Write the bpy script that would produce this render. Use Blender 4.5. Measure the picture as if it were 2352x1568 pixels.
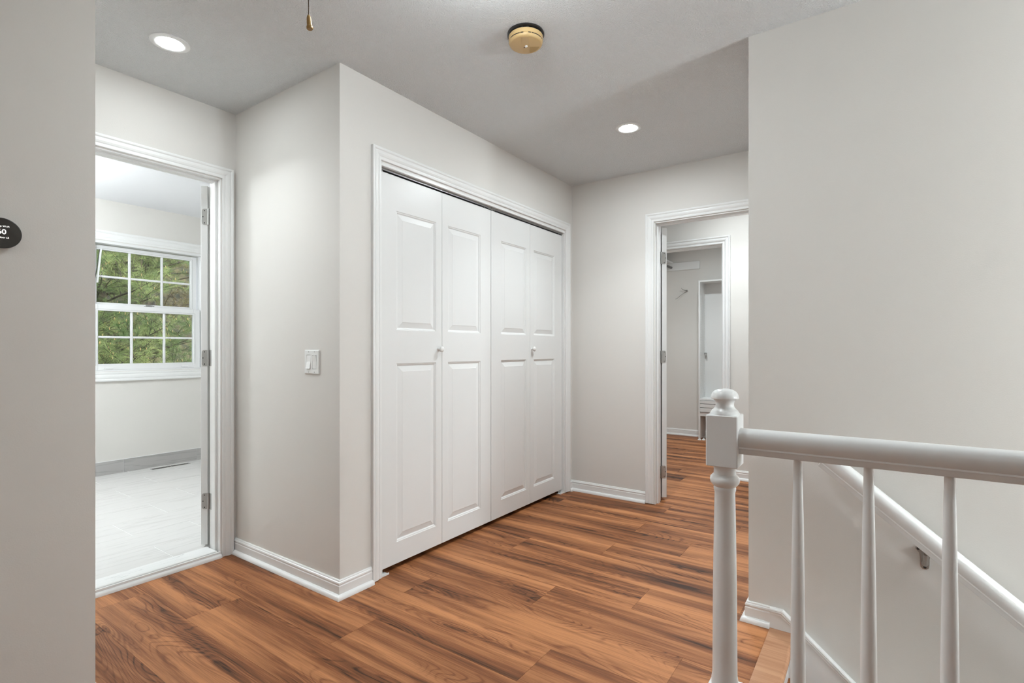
import bpy, math, random
from mathutils import Vector, Matrix

random.seed(7)
for o in list(bpy.data.objects):
    bpy.data.objects.remove(o, do_unlink=True)
SC = bpy.context.scene
COL = SC.collection
PI = math.pi
R = math.radians

# ------------------------------------------------------------------ camera
cam_d = bpy.data.cameras.new('camera')
cam = bpy.data.objects.new('camera', cam_d)
COL.objects.link(cam)
CAM_Z = 1.136
cam.location = (0, 0, CAM_Z)
cam.rotation_euler = (R(90), 0, R(35.05 - 90))
cam_d.lens = 36 * 1190 / 2352
cam_d.sensor_width = 36
cam_d.shift_y = 16 / 2352
cam_d.clip_start = 0.02
SC.camera = cam

# ------------------------------------------------------------------ world, sun, exposure
SC.view_settings.view_transform = 'Standard'
SC.view_settings.look = 'None'
SC.view_settings.gamma = 1
SC.view_settings.exposure = 0.56
try:
    SC.view_settings.use_curve_mapping = False
except Exception:
    pass
W = bpy.data.worlds.new('sky')
SC.world = W
W.use_nodes = True
bg = W.node_tree.nodes['Background']
bg.inputs[0].default_value = (0.80, 0.88, 1.0, 1)
bg.inputs[1].default_value = 1.9
sun_d = bpy.data.lights.new('sun', 'SUN')
sun_d.energy = 4.2
sun_d.angle = R(2)
sun_d.color = (1, 0.95, 0.86)
sun = bpy.data.objects.new('sun', sun_d)
sun.rotation_euler = (R(38), R(-12), R(10))     # high, from behind the house towards the trees
COL.objects.link(sun)


LAMP = dict(alcove=85.0, end=300.0, back=30.0, bath=40.0, room=80.0, closet=110.0, pendant=3.0, stair=102.0, bathglobe=50.0, dome=40.0)  # the back, globe and stair entries drive added, unseen lamps
BEAM = dict(alcove=1.9, end=4.5, back=3.0, bath=1.0, room=4.0, closet=5.0)    # watts of the downward beam of each recessed lamp   # emission strengths of the ceiling lamps

# ------------------------------------------------------------------ materials
def nt(name):
    m = bpy.data.materials.new(name)
    m.use_nodes = True
    n = m.node_tree.nodes
    return m, n, m.node_tree.links, n['Principled BSDF']


def simple(name, col, rough=0.5, metal=0.0, bump=0.0, bscale=200, spec=0.5):
    m, n, l, p = nt(name)
    p.inputs['Base Color'].default_value = (*col, 1)
    p.inputs['Roughness'].default_value = rough
    p.inputs['Metallic'].default_value = metal
    p.inputs['Specular IOR Level'].default_value = spec
    if bump:
        tc = n.new('ShaderNodeTexCoord')
        no = n.new('ShaderNodeTexNoise')
        no.inputs['Scale'].default_value = bscale
        no.inputs['Detail'].default_value = 3
        b = n.new('ShaderNodeBump')
        b.inputs['Strength'].default_value = bump
        b.inputs['Distance'].default_value = 0.002
        l.new(tc.outputs['Object'], no.inputs['Vector'])
        l.new(no.outputs['Fac'], b.inputs['Height'])
        l.new(b.outputs['Normal'], p.inputs['Normal'])
    return m


def srgb(r, g, b):
    f = lambda c: (c / 255 / 12.92) if c / 255 <= 0.04045 else ((c / 255 + 0.055) / 1.055) ** 2.4
    return (f(r), f(g), f(b))


M = {}
M['wall'] = simple('wall_paint', (0.74, 0.715, 0.68), 0.75, bump=0.12, bscale=260, spec=0.25)
M['trim'] = simple('trim_paint', (0.83, 0.83, 0.82), 0.32, bump=0.03, bscale=60)
M['door'] = simple('door_paint', (0.80, 0.80, 0.79), 0.34, bump=0.03, bscale=90)
M['rail'] = simple('rail_paint', (0.80, 0.80, 0.79), 0.28, bump=0.02, bscale=50)
M['bathceil'] = simple('bath_ceiling_paint', (0.80, 0.80, 0.82), 0.8)
M['nickel'] = simple('satin_nickel', (0.50, 0.50, 0.49), 0.35, 1.0)
M['steel'] = simple('bracket_steel', (0.42, 0.41, 0.39), 0.3, 1.0, bump=0.3, bscale=90)
M['dark'] = simple('screw_dark', (0.03, 0.03, 0.03), 0.5)
M['track'] = simple('track_metal', (0.35, 0.35, 0.34), 0.4, 1.0)
M['black'] = simple('black_plastic', (0.012, 0.012, 0.012), 0.3)
M['white_plastic'] = simple('white_plastic', (0.80, 0.80, 0.785), 0.35)
M['rocker'] = simple('rocker_plastic', (0.84, 0.84, 0.825), 0.3)
M['vinyl'] = simple('window_vinyl', (0.82, 0.82, 0.82), 0.35)
M['lamp_ring'] = simple('lamp_ring', (0.80, 0.80, 0.79), 0.4)
M['laminate'] = simple('white_laminate', (0.74, 0.74, 0.73), 0.45)
M['rod'] = simple('closet_rod', (0.18, 0.17, 0.16), 0.35, 0.8)
M['detector'] = simple('yellowed_plastic', srgb(205, 174, 122), 0.45, bump=0.03, bscale=80)
M['detector_dark'] = simple('yellowed_plastic_darker', srgb(178, 146, 88), 0.5)
M['tan'] = simple('tan_plastic', srgb(160, 128, 72), 0.4)
M['cord'] = simple('brown_cord', srgb(74, 56, 38), 0.8)
M['tface'] = simple('thermostat_face', srgb(60, 58, 55), 0.12)
M['void'] = simple('closet_shadow', (0.05, 0.045, 0.04), 0.9)

m, n, l, p = nt('screen_text')
p.inputs['Base Color'].default_value = (0.9, 0.9, 0.88, 1)
p.inputs['Emission Color'].default_value = (1, 1, 0.97, 1)
p.inputs['Emission Strength'].default_value = 0.7
M['glow'] = m


def lamp_mat(name, strength, col=(0.915, 1.0, 1.035)):
    m, n, l, p = nt(name)
    p.inputs['Base Color'].default_value = (0.9, 0.9, 0.9, 1)
    p.inputs['Emission Color'].default_value = (*col, 1)
    p.inputs['Emission Strength'].default_value = strength
    return m


for k, v in LAMP.items():
    M['lamp_' + k] = lamp_mat('lens_' + k, v)

# glass
m = bpy.data.materials.new('window_glass')
m.use_nodes = True
n, l = m.node_tree.nodes, m.node_tree.links
n.remove(n['Principled BSDF'])
tr = n.new('ShaderNodeBsdfTransparent')
tr.inputs[0].default_value = (0.93, 0.96, 0.94, 1)
gl = n.new('ShaderNodeBsdfGlossy')
gl.inputs['Roughness'].default_value = 0.02
fr = n.new('ShaderNodeFresnel')
fr.inputs['IOR'].default_value = 1.45
mx = n.new('ShaderNodeMixShader')
l.new(fr.outputs[0], mx.inputs[0])
l.new(tr.outputs[0], mx.inputs[1])
l.new(gl.outputs[0], mx.inputs[2])
l.new(mx.outputs[0], n['Material Output'].inputs['Surface'])
M['glass'] = m

# textured (stippled) ceiling
m, n, l, p = nt('stippled_ceiling')
p.inputs['Base Color'].default_value = (0.94, 0.95, 0.95, 1)
p.inputs['Roughness'].default_value = 0.9
p.inputs['Specular IOR Level'].default_value = 0.15
tc = n.new('ShaderNodeTexCoord')
no = n.new('ShaderNodeTexNoise')
no.inputs['Scale'].default_value = 150
no.inputs['Detail'].default_value = 4
no.inputs['Roughness'].default_value = 0.6
cr = n.new('ShaderNodeValToRGB')
cr.color_ramp.elements[0].position = 0.42
cr.color_ramp.elements[1].position = 0.66
b = n.new('ShaderNodeBump')
b.inputs['Strength'].default_value = 0.85
b.inputs['Distance'].default_value = 0.006
l.new(tc.outputs['Object'], no.inputs['Vector'])
l.new(no.outputs['Fac'], cr.inputs[0])
l.new(cr.outputs[0], b.inputs['Height'])
l.new(b.outputs['Normal'], p.inputs['Normal'])
M['ceil'] = m


def wood(name, dark, mid, light, rough=0.42, grain=1.0, swirl=True):
    """Boards whose grain runs along local Y; each board is shifted by its own random number."""
    m, n, l, p = nt(name)
    tc = n.new('ShaderNodeTexCoord')
    oi = n.new('ShaderNodeObjectInfo')
    mul = n.new('ShaderNodeVectorMath'); mul.operation = 'SCALE'
    mul.inputs[0].default_value = (37.0, 91.0, 13.0)
    l.new(oi.outputs['Random'], mul.inputs['Scale'])
    add = n.new('ShaderNodeVectorMath'); add.operation = 'ADD'
    l.new(tc.outputs['Object'], add.inputs[0]); l.new(mul.outputs[0], add.inputs[1])

    def noise(sx, sy, scale, detail=4, rough_=0.55, dist=0.0):
        mp = n.new('ShaderNodeMapping')
        mp.inputs['Scale'].default_value = (sx, sy, 1)
        l.new(add.outputs[0], mp.inputs[0])
        t = n.new('ShaderNodeTexNoise')
        t.inputs['Scale'].default_value = scale
        t.inputs['Detail'].default_value = detail
        t.inputs['Roughness'].default_value = rough_
        t.inputs['Distortion'].default_value = dist
        l.new(mp.outputs[0], t.inputs['Vector'])
        return t.outputs['Fac']

    def math_(op, a, b=None, clamp=False):
        q = n.new('ShaderNodeMath'); q.operation = op; q.use_clamp = clamp
        for i, v in enumerate((a, b)):
            if v is None:
                continue
            if isinstance(v, (int, float)):
                q.inputs[i].default_value = v
            else:
                l.new(v, q.inputs[i])
        return q.outputs[0]

    broad = noise(10 * grain, 0.55, 1.0, 2, 0.5, 0.15)       # broad light and dark bands
    streak = noise(48 * grain, 1.6, 1.0, 6, 0.7, 0.25)       # streaks
    fine = noise(260 * grain, 5.0, 1.0, 3, 0.65)             # pores
    field = noise(4.6, 0.85, 1.0, 2.0, 0.45, 0.5)            # contour field for the cathedral figure
    tri = math_('PINGPONG', math_('MULTIPLY', field, 34.0), 0.5)   # 0..0.5 saw-tooth contours
    line = n.new('ShaderNodeMapRange')
    line.inputs[1].default_value = 0.0; line.inputs[2].default_value = 0.20
    line.inputs[3].default_value = 1.0; line.inputs[4].default_value = 0.0
    l.new(tri, line.inputs[0])
    ringm = noise(4.3, 1.1, 1.0, 1, 0.5)                     # where the figure shows
    mask = n.new('ShaderNodeMapRange')
    mask.inputs[1].default_value = 0.47; mask.inputs[2].default_value = 0.60
    l.new(ringm, mask.inputs[0])
    ringv = math_('MULTIPLY', math_('MULTIPLY', line.outputs[0], mask.outputs[0]), 0.34 if swirl else 0.02)
    knot = noise(9.5, 0.9, 1.0, 4, 0.6, 0.5)                 # dark mineral streaks
    km = n.new('ShaderNodeMapRange')
    km.inputs[1].default_value = 0.57; km.inputs[2].default_value = 0.74
    l.new(knot, km.inputs[0])
    kmap = n.new('ShaderNodeMapping')
    kmap.inputs['Scale'].default_value = (6.2, 0.95, 1)
    l.new(add.outputs[0], kmap.inputs[0])
    kd = n.new('ShaderNodeTexNoise')
    kd.inputs['Scale'].default_value = 1.6
    kd.inputs['Detail'].default_value = 2
    l.new(kmap.outputs[0], kd.inputs['Vector'])
    kv = n.new('ShaderNodeVectorMath'); kv.operation = 'MULTIPLY_ADD'
    l.new(kd.outputs['Color'], kv.inputs[0]); kv.inputs[1].default_value = (0.55, 0.55, 0); l.new(kmap.outputs[0], kv.inputs[2])
    vo = n.new('ShaderNodeTexVoronoi')
    vo.voronoi_dimensions = '2D'
    vo.inputs['Scale'].default_value = 1.0
    l.new(kv.outputs[0], vo.inputs['Vector'])
    sep = n.new('ShaderNodeSeparateColor')
    l.new(vo.outputs['Color'], sep.inputs[0])
    pick = math_('GREATER_THAN', sep.outputs[0], 0.55)
    near = n.new('ShaderNodeMapRange'); near.interpolation_type = 'SMOOTHSTEP'
    near.inputs[1].default_value = 0.10; near.inputs[2].default_value = 0.46
    near.inputs[3].default_value = 1.0; near.inputs[4].default_value = 0.0
    l.new(vo.outputs['Distance'], near.inputs[0])
    core = n.new('ShaderNodeMapRange'); core.interpolation_type = 'SMOOTHSTEP'
    core.inputs[1].default_value = 0.0; core.inputs[2].default_value = 0.11
    core.inputs[3].default_value = 1.0; core.inputs[4].default_value = 0.0
    l.new(vo.outputs['Distance'], core.inputs[0])
    kring = math_('PINGPONG', math_('MULTIPLY', vo.outputs['Distance'], 17.0), 0.5)
    kr = n.new('ShaderNodeMapRange')
    kr.inputs[1].default_value = 0.0; kr.inputs[2].default_value = 0.5
    kr.inputs[3].default_value = -0.5; kr.inputs[4].default_value = 0.5
    l.new(kring, kr.inputs[0])
    kamt = math_('MULTIPLY', near.outputs[0], pick)
    kterm = math_('ADD', math_('MULTIPLY', kr.outputs[0], 0.30), -0.16)
    kterm = math_('SUBTRACT', math_('MULTIPLY', kterm, kamt), math_('MULTIPLY', math_('MULTIPLY', core.outputs[0], pick), 0.38))
    if not swirl:
        kterm = 0.0
    v = math_('ADD', math_('MULTIPLY', math_('SUBTRACT', broad, 0.5), 2.1), 0.66)
    v = math_('ADD', v, kterm)
    v = math_('ADD', v, math_('MULTIPLY', math_('SUBTRACT', streak, 0.5), 1.3))
    v = math_('ADD', v, math_('MULTIPLY', math_('SUBTRACT', fine, 0.5), 0.7))
    v = math_('SUBTRACT', v, ringv)
    v = math_('SUBTRACT', v, math_('MULTIPLY', km.outputs[0], 0.45 if swirl else 0.0))
    v = math_('SUBTRACT', v, math_('MULTIPLY', mask.outputs[0], 0.10 if swirl else 0.0))
    tone = math_('MULTIPLY', math_('SUBTRACT', oi.outputs['Random'], 0.5), 0.10)
    v = math_('ADD', v, tone, True)
    cr = n.new('ShaderNodeValToRGB')
    e = cr.color_ramp.elements
    e[0].position = 0.0; e[0].color = (*dark, 1)
    e[1].position = 1.0; e[1].color = (*light, 1)
    q = e.new(0.45); q.color = (*mid, 1)
    q = e.new(0.22); q.color = (*[(a * 0.45 + b_ * 0.55) for a, b_ in zip(dark, mid)], 1)
    l.new(v, cr.inputs[0])
    l.new(cr.outputs[0], p.inputs['Base Color'])
    p.inputs['Roughness'].default_value = rough
    p.inputs['Specular IOR Level'].default_value = 0.22
    b = n.new('ShaderNodeBump')
    b.inputs['Strength'].default_value = 0.25
    b.inputs['Distance'].default_value = 0.0008
    l.new(v, b.inputs['Height'])
    l.new(b.outputs['Normal'], p.inputs['Normal'])
    return m


M['plank'] = wood('vinyl_plank', srgb(58, 33, 19), srgb(130, 80, 48), srgb(186, 126, 82), 0.5)
M['plank_edge'] = simple('plank_joint', srgb(150, 98, 62), 0.6)
M['oak'] = wood('oak_nosing', srgb(120, 78, 54), srgb(166, 120, 90), srgb(190, 146, 114), 0.45, 1.5, False)

# pale veined tile
def stone(name, base, vein, vs=1.0, rough=0.22, sharp=0.03, amount=0.5):
    m, n, l, p = nt(name)
    tc = n.new('ShaderNodeTexCoord')
    oi = n.new('ShaderNodeObjectInfo')
    mul = n.new('ShaderNodeVectorMath'); mul.operation = 'SCALE'
    mul.inputs[0].default_value = (17.0, 23.0, 5.0)
    l.new(oi.outputs['Random'], mul.inputs['Scale'])
    add = n.new('ShaderNodeVectorMath'); add.operation = 'ADD'
    l.new(tc.outputs['Object'], add.inputs[0]); l.new(mul.outputs[0], add.inputs[1])
    mp = n.new('ShaderNodeMapping')
    mp.inputs['Scale'].default_value = (0.8 * vs, 7.5 * vs, 7.5 * vs)
    mp.inputs['Rotation'].default_value = (0, 0, R(9))
    l.new(add.outputs[0], mp.inputs[0])
    t = n.new('ShaderNodeTexNoise')
    t.inputs['Scale'].default_value = 1.4
    t.inputs['Detail'].default_value = 4
    t.inputs['Distortion'].default_value = 0.6
    l.new(mp.outputs[0], t.inputs['Vector'])
    a = n.new('ShaderNodeMath'); a.operation = 'SUBTRACT'; a.inputs[1].default_value = 0.5
    l.new(t.outputs['Fac'], a.inputs[0])
    ab = n.new('ShaderNodeMath'); ab.operation = 'ABSOLUTE'
    l.new(a.outputs[0], ab.inputs[0])
    mr = n.new('ShaderNodeMapRange')
    mr.inputs[1].default_value = 0.0; mr.inputs[2].default_value = sharp
    mr.inputs[3].default_value = amount; mr.inputs[4].default_value = 0.0
    l.new(ab.outputs[0], mr.inputs[0])
    mix = n.new('ShaderNodeMix'); mix.data_type = 'RGBA'
    mix.inputs[6].default_value = (*base, 1)
    mix.inputs[7].default_value = (*vein, 1)
    l.new(mr.outputs[0], mix.inputs[0])
    l.new(mix.outputs[2], p.inputs['Base Color'])
    p.inputs['Roughness'].default_value = rough
    return m


M['tile'] = stone('pale_tile', (0.68, 0.665, 0.65), (0.54, 0.52, 0.51), 1.0, 0.25, 0.03, 0.45)
M['base_tile'] = stone('base_tile', (0.47, 0.455, 0.445), (0.32, 0.31, 0.30), 1.0, 0.3)
M['grout'] = simple('grout', (0.73, 0.72, 0.70), 0.9)
M['marble'] = stone('marble_sill', (0.82, 0.82, 0.81), (0.45, 0.45, 0.46), 1.6, 0.15, 0.008, 0.7)


def leafy(name, c1, c2, scale=3.0, rough=0.6):
    m, n, l, p = nt(name)
    tc = n.new('ShaderNodeTexCoord')
    t = n.new('ShaderNodeTexNoise')
    t.inputs['Scale'].default_value = scale
    t.inputs['Detail'].default_value = 5
    cr = n.new('ShaderNodeValToRGB')
    cr.color_ramp.elements[0].position = 0.38
    cr.color_ramp.elements[1].position = 0.62
    cr.color_ramp.elements[0].color = (*c1, 1)
    cr.color_ramp.elements[1].color = (*c2, 1)
    l.new(tc.outputs['Object'], t.inputs['Vector'])
    l.new(t.outputs['Fac'], cr.inputs[0])
    l.new(cr.outputs[0], p.inputs['Base Color'])
    p.inputs['Roughness'].default_value = rough
    return m


M['needle'] = leafy('pine_needle', (0.10, 0.16, 0.045), (0.36, 0.41, 0.15), 1.6)
M['needle2'] = leafy('pine_needle_old', (0.12, 0.09, 0.035), (0.24, 0.22, 0.07), 1.6)
M['bark'] = leafy('pine_bark', (0.03, 0.02, 0.015), (0.09, 0.06, 0.04), 8)
M['bud'] = simple('pine_candle', (0.55, 0.36, 0.16), 0.6)
M['ground'] = leafy('forest_ground', (0.05, 0.06, 0.02), (0.16, 0.11, 0.05), 2.2, 0.95)
M['hill'] = leafy('wooded_slope', (0.022, 0.022, 0.011), (0.10, 0.08, 0.038), 5.0, 0.95)


# ------------------------------------------------------------------ mesh helper
class MB:
    def __init__(self):
        self.v = []; self.f = []; self.s = []

    def add(self, vs, fs, smooth=False):
        o = len(self.v)
        self.v += [Vector(x) for x in vs]
        self.f += [tuple(i + o for i in f) for f in fs]
        self.s += [smooth] * len(fs)
        return self

    def box(self, x0, x1, y0, y1, z0, z1, b=0.0):
        if x0 > x1: x0, x1 = x1, x0
        if y0 > y1: y0, y1 = y1, y0
        if z0 > z1: z0, z1 = z1, z0
        if b <= 0:
            vs = [(x, y, z) for x in (x0, x1) for y in (y0, y1) for z in (z0, z1)]
            fs = [(0, 1, 3, 2), (4, 6, 7, 5), (0, 4, 5, 1), (2, 3, 7, 6), (0, 2, 6, 4), (1, 5, 7, 3)]
            return self.add(vs, fs)
        vs = []; idx = {}
        lo = (x0, y0, z0); hi = (x1, y1, z1)
        for cx in (0, 1):
            for cy in (0, 1):
                for cz in (0, 1):
                    c = [(lo, hi)[k][i] for i, k in enumerate((cx, cy, cz))]
                    sg = [1 if k == 0 else -1 for k in (cx, cy, cz)]
                    for ax in range(3):
                        q = list(c)
                        for a in range(3):
                            if a != ax:
                                q[a] += sg[a] * b
                        idx[(cx, cy, cz, ax)] = len(vs)
                        vs.append(q)
        fs = []
        ring = [(0, 0), (0, 1), (1, 1), (1, 0)]
        for ax in range(3):
            for side in (0, 1):
                q = []
                for r in ring:
                    c = [0, 0, 0]; c[ax] = side
                    o2 = [a for a in range(3) if a != ax]
                    c[o2[0]], c[o2[1]] = r
                    q.append(idx[(*c, ax)])
                fs.append(tuple(q))
        for ax in range(3):
            o2 = [a for a in range(3) if a != ax]
            for r in ring:
                q = []
                for side in (0, 1):
                    c = [0, 0, 0]; c[ax] = side; c[o2[0]], c[o2[1]] = r
                    q.append((idx[(*c, o2[0])], idx[(*c, o2[1])]))
                fs.append((q[0][0], q[0][1], q[1][1], q[1][0]))
        for cx in (0, 1):
            for cy in (0, 1):
                for cz in (0, 1):
                    fs.append(tuple(idx[(cx, cy, cz, a)] for a in range(3)))
        return self.add(vs, fs)

    def sweep(self, rings, closed=True, caps=True, smooth=False):
        """rings: list of equal-length point loops"""
        k = len(rings[0]); o = 0
        vs = [p for r in rings for p in r]
        fs = []
        for i in range(len(rings) - 1):
            for j in range(k if closed else k - 1):
                a = i * k + j; b2 = i * k + (j + 1) % k
                fs.append((a, b2, b2 + k, a + k))
        self.add(vs, fs, smooth)
        if caps and closed:
            self.add(rings[0], [tuple(range(k))])
            self.add(rings[-1], [tuple(range(k))])
        return self

    def lathe(self, prof, c, seg=32, axis='z', smooth=True, caps=True, squash=None):
        """prof: list of (radius, height)"""
        rings = []
        for r, h in prof:
            ring = []
            for i in range(seg):
                a = 2 * PI * i / seg
                u, w = r * math.cos(a), r * math.sin(a)
                if axis == 'z': ring.append((c[0] + u, c[1] + w, c[2] + h))
                elif axis == 'y': ring.append((c[0] + u, c[1] + h, c[2] + w))
                else: ring.append((c[0] + h, c[1] + u, c[2] + w))
            rings.append(ring)
        return self.sweep(rings, True, caps, smooth)

    def tube(self, pts, r, seg=8, smooth=True):
        pts = [Vector(q) for q in pts]
        rr = r if isinstance(r, (list, tuple)) else [r] * len(pts)
        rings = []
        for i, q in enumerate(pts):
            d = (pts[min(i + 1, len(pts) - 1)] - pts[max(i - 1, 0)]).normalized()
            up = Vector((0, 0, 1)) if abs(d.z) < 0.9 else Vector((1, 0, 0))
            a = d.cross(up).normalized(); b2 = d.cross(a)
            rings.append([q + (a * math.cos(2 * PI * j / seg) + b2 * math.sin(2 * PI * j / seg)) * rr[i] for j in range(seg)])
        return self.sweep(rings, True, True, smooth)

    def xf(self, mat):
        self.v = [mat @ q for q in self.v]
        return self


WORG = {}


def link(name, data, org, parent):
    o = bpy.data.objects.new(name, data)
    COL.objects.link(o)
    if parent is not None:
        o.parent = parent
        o.location = Vector(org) - WORG[parent.name]
    else:
        o.location = org
    WORG[o.name] = Vector(org)
    return o


def obj(name, mb, mat, parent=None, org=None, weld=True, **props):
    if org is None:
        xs = [q.x for q in mb.v]; ys = [q.y for q in mb.v]; zs = [q.z for q in mb.v]
        org = Vector(((min(xs) + max(xs)) / 2, (min(ys) + max(ys)) / 2, min(zs)))
    org = Vector(org)
    me = bpy.data.meshes.new(name)
    me.from_pydata([q - org for q in mb.v], [], mb.f)
    me.polygons.foreach_set('use_smooth', mb.s)
    me.materials.append(mat if not isinstance(mat, str) else M[mat])
    me.update()
    import bmesh
    bm = bmesh.new(); bm.from_mesh(me)
    if weld and any(mb.s):
        bmesh.ops.remove_doubles(bm, verts=bm.verts, dist=1e-6)
        for e in bm.edges:
            if len(e.link_faces) == 2:
                if e.calc_face_angle(0) > R(35): e.smooth = False
    bmesh.ops.recalc_face_normals(bm, faces=bm.faces)
    bm.to_mesh(me); bm.free()
    o = link(name, me, org, parent)
    for k, v in props.items():
        o[k] = v
    return o


def empty(name, org, **props):
    o = link(name, None, Vector(org), None)
    o.empty_display_size = 0.05
    for k, v in props.items():
        o[k] = v
    return o


def structure(name, mb, mat, label, org=None):
    return obj(name, mb, mat, None, org, label=label, kind='structure')


# ------------------------------------------------------------------ layout (metres)
H = 2.44
YC = 2.0          # plane of the closet wall and of the thermostat wall
XR = 1.483        # return wall with the light switch
YB = 2.925        # wall with the bathroom door
XE = 3.69         # end wall of the hall
XS, YS = 2.345, 0.435   # corner of the stair wall
XT = 0.579        # corner of the thermostat wall
T = 0.115
OC0, OC1, OCZ = 1.724, 3.572, 2.06     # closet opening
OB0, OB1, OBZ = 0.650, 1.402, 2.06     # bathroom door opening
OE0, OE1, OEZ = 0.553, 1.317, 2.052     # end door opening (y)
XW = 4.80         # wall beyond the end door
OW0, OW1 = 1.105, 1.865
XK = 6.85         # back wall of walk-in closet
YW = 5.53         # bathroom window wall
BZ = 0.028        # bathroom floor level
WX0, WX1, WZ0, WZ1 = 1.53, 2.50, 0.933, 2.08   # window opening

# ------------------------------------------------------------------ walls
def walls():
    a = MB().box(XR + T, OC0, YC, YC + T, 0, H).box(OC1, XE, YC, YC + T, 0, H).box(OC0, OC1, YC, YC + T, OCZ, H)
    a.box(XR, XR + T, YC, YB, 0, H)
    structure('wall_closet_side', a, 'wall', 'greige wall around the white bifold closet doors, with its corner return')
    a = MB().box(XT - T, OB0, YB, YB + T, 0, H).box(OB1, 3.9, YB, YB + T, 0, H).box(OB0, OB1, YB, YB + T, OBZ, H)
    structure('wall_back', a, 'wall', 'greige wall holding the open bathroom doorway')
    a = MB().box(-1.6, XT, YC, YC + T, 0, H).box(XT - T, XT, YC + T, YB, 0, H)
    structure('wall_left', a, 'wall', 'shaded greige wall at the left edge carrying the thermostat')
    a = MB().box(XE, XE + T, YS - T, OE0, 0, H).box(XE, XE + T, OE1, YB, 0, H).box(XE, XE + T, OE0, OE1, OEZ, H)
    structure('wall_end', a, 'wall', 'greige wall at the end of the hall around the far doorway')
    a = MB().box(XS, XS + T, -4.0, YS, -2.8, H).box(XS + T, XE, YS - T, YS, 0, H)
    structure('wall_right', a, 'wall', 'large greige wall beside the stairs behind the white railing')
    # the far room and its walk-in closet
    a = MB().box(XW, XW + 0.1, -0.9, OW0, 0, H).box(XW, XW + 0.1, OW1, 2.6, 0, H).box(XW, XW + 0.1, OW0, OW1, 2.05, H)
    a.box(XE + T, XW, 2.35, 2.45, 0, H).box(XE + T, XW, -0.9, -0.8, 0, H).box(XE, XE + T, -0.9, YS - T, 0, H)
    structure('wall_far_room', a, 'wall', 'bright wall of the room seen through the far doorway')
    a = MB().box(XK, XK + 0.1, 0.8, 2.6, 0, H).box(XW + 0.1, XK, 2.5, 2.6, 0, H).box(XW + 0.1, XK, 0.8, 0.9, 0, H)
    structure('wall_walk_in', a, 'wall', 'greige back wall of the walk-in closet behind shelf cleat and hook')
    # bathroom
    a = MB()
    a.box(0.0, WX0, YW, YW + 0.16, 0, H).box(WX1, 3.0, YW, YW + 0.16, 0, H)
    a.box(WX0, WX1, YW, YW + 0.16, 0, WZ0).box(WX0, WX1, YW, YW + 0.16, WZ1, H)
    a.box(0.0, 0.1, YB + T, YW, 0, H).box(2.9, 3.0, YB + T, YW, 0, H)
    a.box(0.1, XT - T, YB, YB + T, 0, H)
    structure('wall_bathroom', a, 'wall', 'pale bathroom wall around the window with divided panes')
    # parts of the house behind the camera and down the stairs
    a = MB().box(-1.7, -1.6, -1.3, YC + T, 0, H).box(-1.6, 1.5, -1.3, -1.2, 0, H)
    structure('wall_behind', a, 'wall', 'plain greige walls of the landing behind the viewpoint')
    a = MB().box(1.50, 1.61, -4.0, -1.2, -0.3, H).box(1.50, 1.61, -4.0, YS - 0.1, -2.8, -0.3)
    a.box(1.50, XS + T, -4.1, -4.0, -2.8, 0.95).box(1.50, XS + T, -4.1, -4.0, 2.15, H)
    a.box(1.50, 1.68, -4.1, -4.0, 0.95, 2.15).box(2.28, XS + T, -4.1, -4.0, 0.95, 2.15)
    a.box(1.5, XS, 0.0, 0.1, -2.8, -0.6)
    structure('wall_stairwell', a, 'wall', 'greige walls enclosing the stairwell below the railing')
    # closet box behind bifold doors
    a = MB().box(OC0 - 0.12, OC0 - 0.1, YC + T, YB, 0, H).box(OC1 + .1, OC1 + .118, YC + T, YB, 0, H)
    a.box(OC0 - 0.1, OC1 + .1, YB - 0.03, YB, 0, H).box(OC0 - .1, OC1 + .1, YC + T, YB, 2.3, 2.32)
    structure('wall_closet_inside', a, 'void', 'dark inside of the closet behind the bifold doors')
    # ceilings
    a = MB().box(-1.7, 7.0, -4.1, YB + T - 0.001, H, H + 0.06)
    structure('ceiling', a, 'ceil', 'white stippled ceiling over the hall')
    a = MB().box(0.0, 3.0, YB + T, YW + 0.16, H, H + 0.06)
    structure('ceiling_bathroom', a, 'bathceil', 'smooth white bathroom ceiling above the window')


walls()

# ------------------------------------------------------------------ wood floor: every plank is a piece
floor = MB().box(-1.6, XK, YS - T - 0.7, YB + 0.02, -0.30, -0.006)
floor = MB()
floor.box(-1.6, 1.61, -1.2, 0.32, -0.30, -0.007).box(-1.6, XK, 0.352, YB + 0.10, -0.30, -0.007).box(XE + T, XK, -0.8, 0.352, -0.30, -0.007)
floor_o = structure('floor', floor, 'plank_edge', 'reddish-brown wood plank floor of the hall and far room', org=(0, 0, 0))
PW, PL = 0.2305, 1.22
joint = {0.7655: 2.775, 0.996: 2.37, 1.2265: 1.718, 1.457: 1.004, 1.6875: 0.58, 1.918: 1.25, 2.1485: 0.873,
         2.379: 1.695, 2.6095: 1.242, 2.84: 0.875, 3.0705: 1.225, 3.301: 0.70, 3.5315: 1.20}
regions = [(-1.6, 1.61, -1.2, 0.352), (-1.6, XE + T, 0.352, YC + 0.02), (XT, XR, YC + 0.02, YB - 0.002),
           (OC0 - 0.1, OC1 + 0.1, YC + 0.02, YB - 0.05), (XE + T, XW + 0.1, -0.8, 2.35), (XW + 0.1, XK, 0.9, 2.5)]
regions = [(-1.6, 1.61, -1.2, 0.352), (-1.6, 3.75, 0.352, YC + 0.02), (XT, XR, YC + 0.02, YB - 0.002),
           (OC0 - 0.1, OC1 + 0.1, YC + 0.02, YB - 0.05), (3.75, 4.85, -0.8, 2.35), (4.85, XK, 0.9, 2.5)]
k0 = int((-1.6 - 1.457) / PW) - 1
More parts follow.
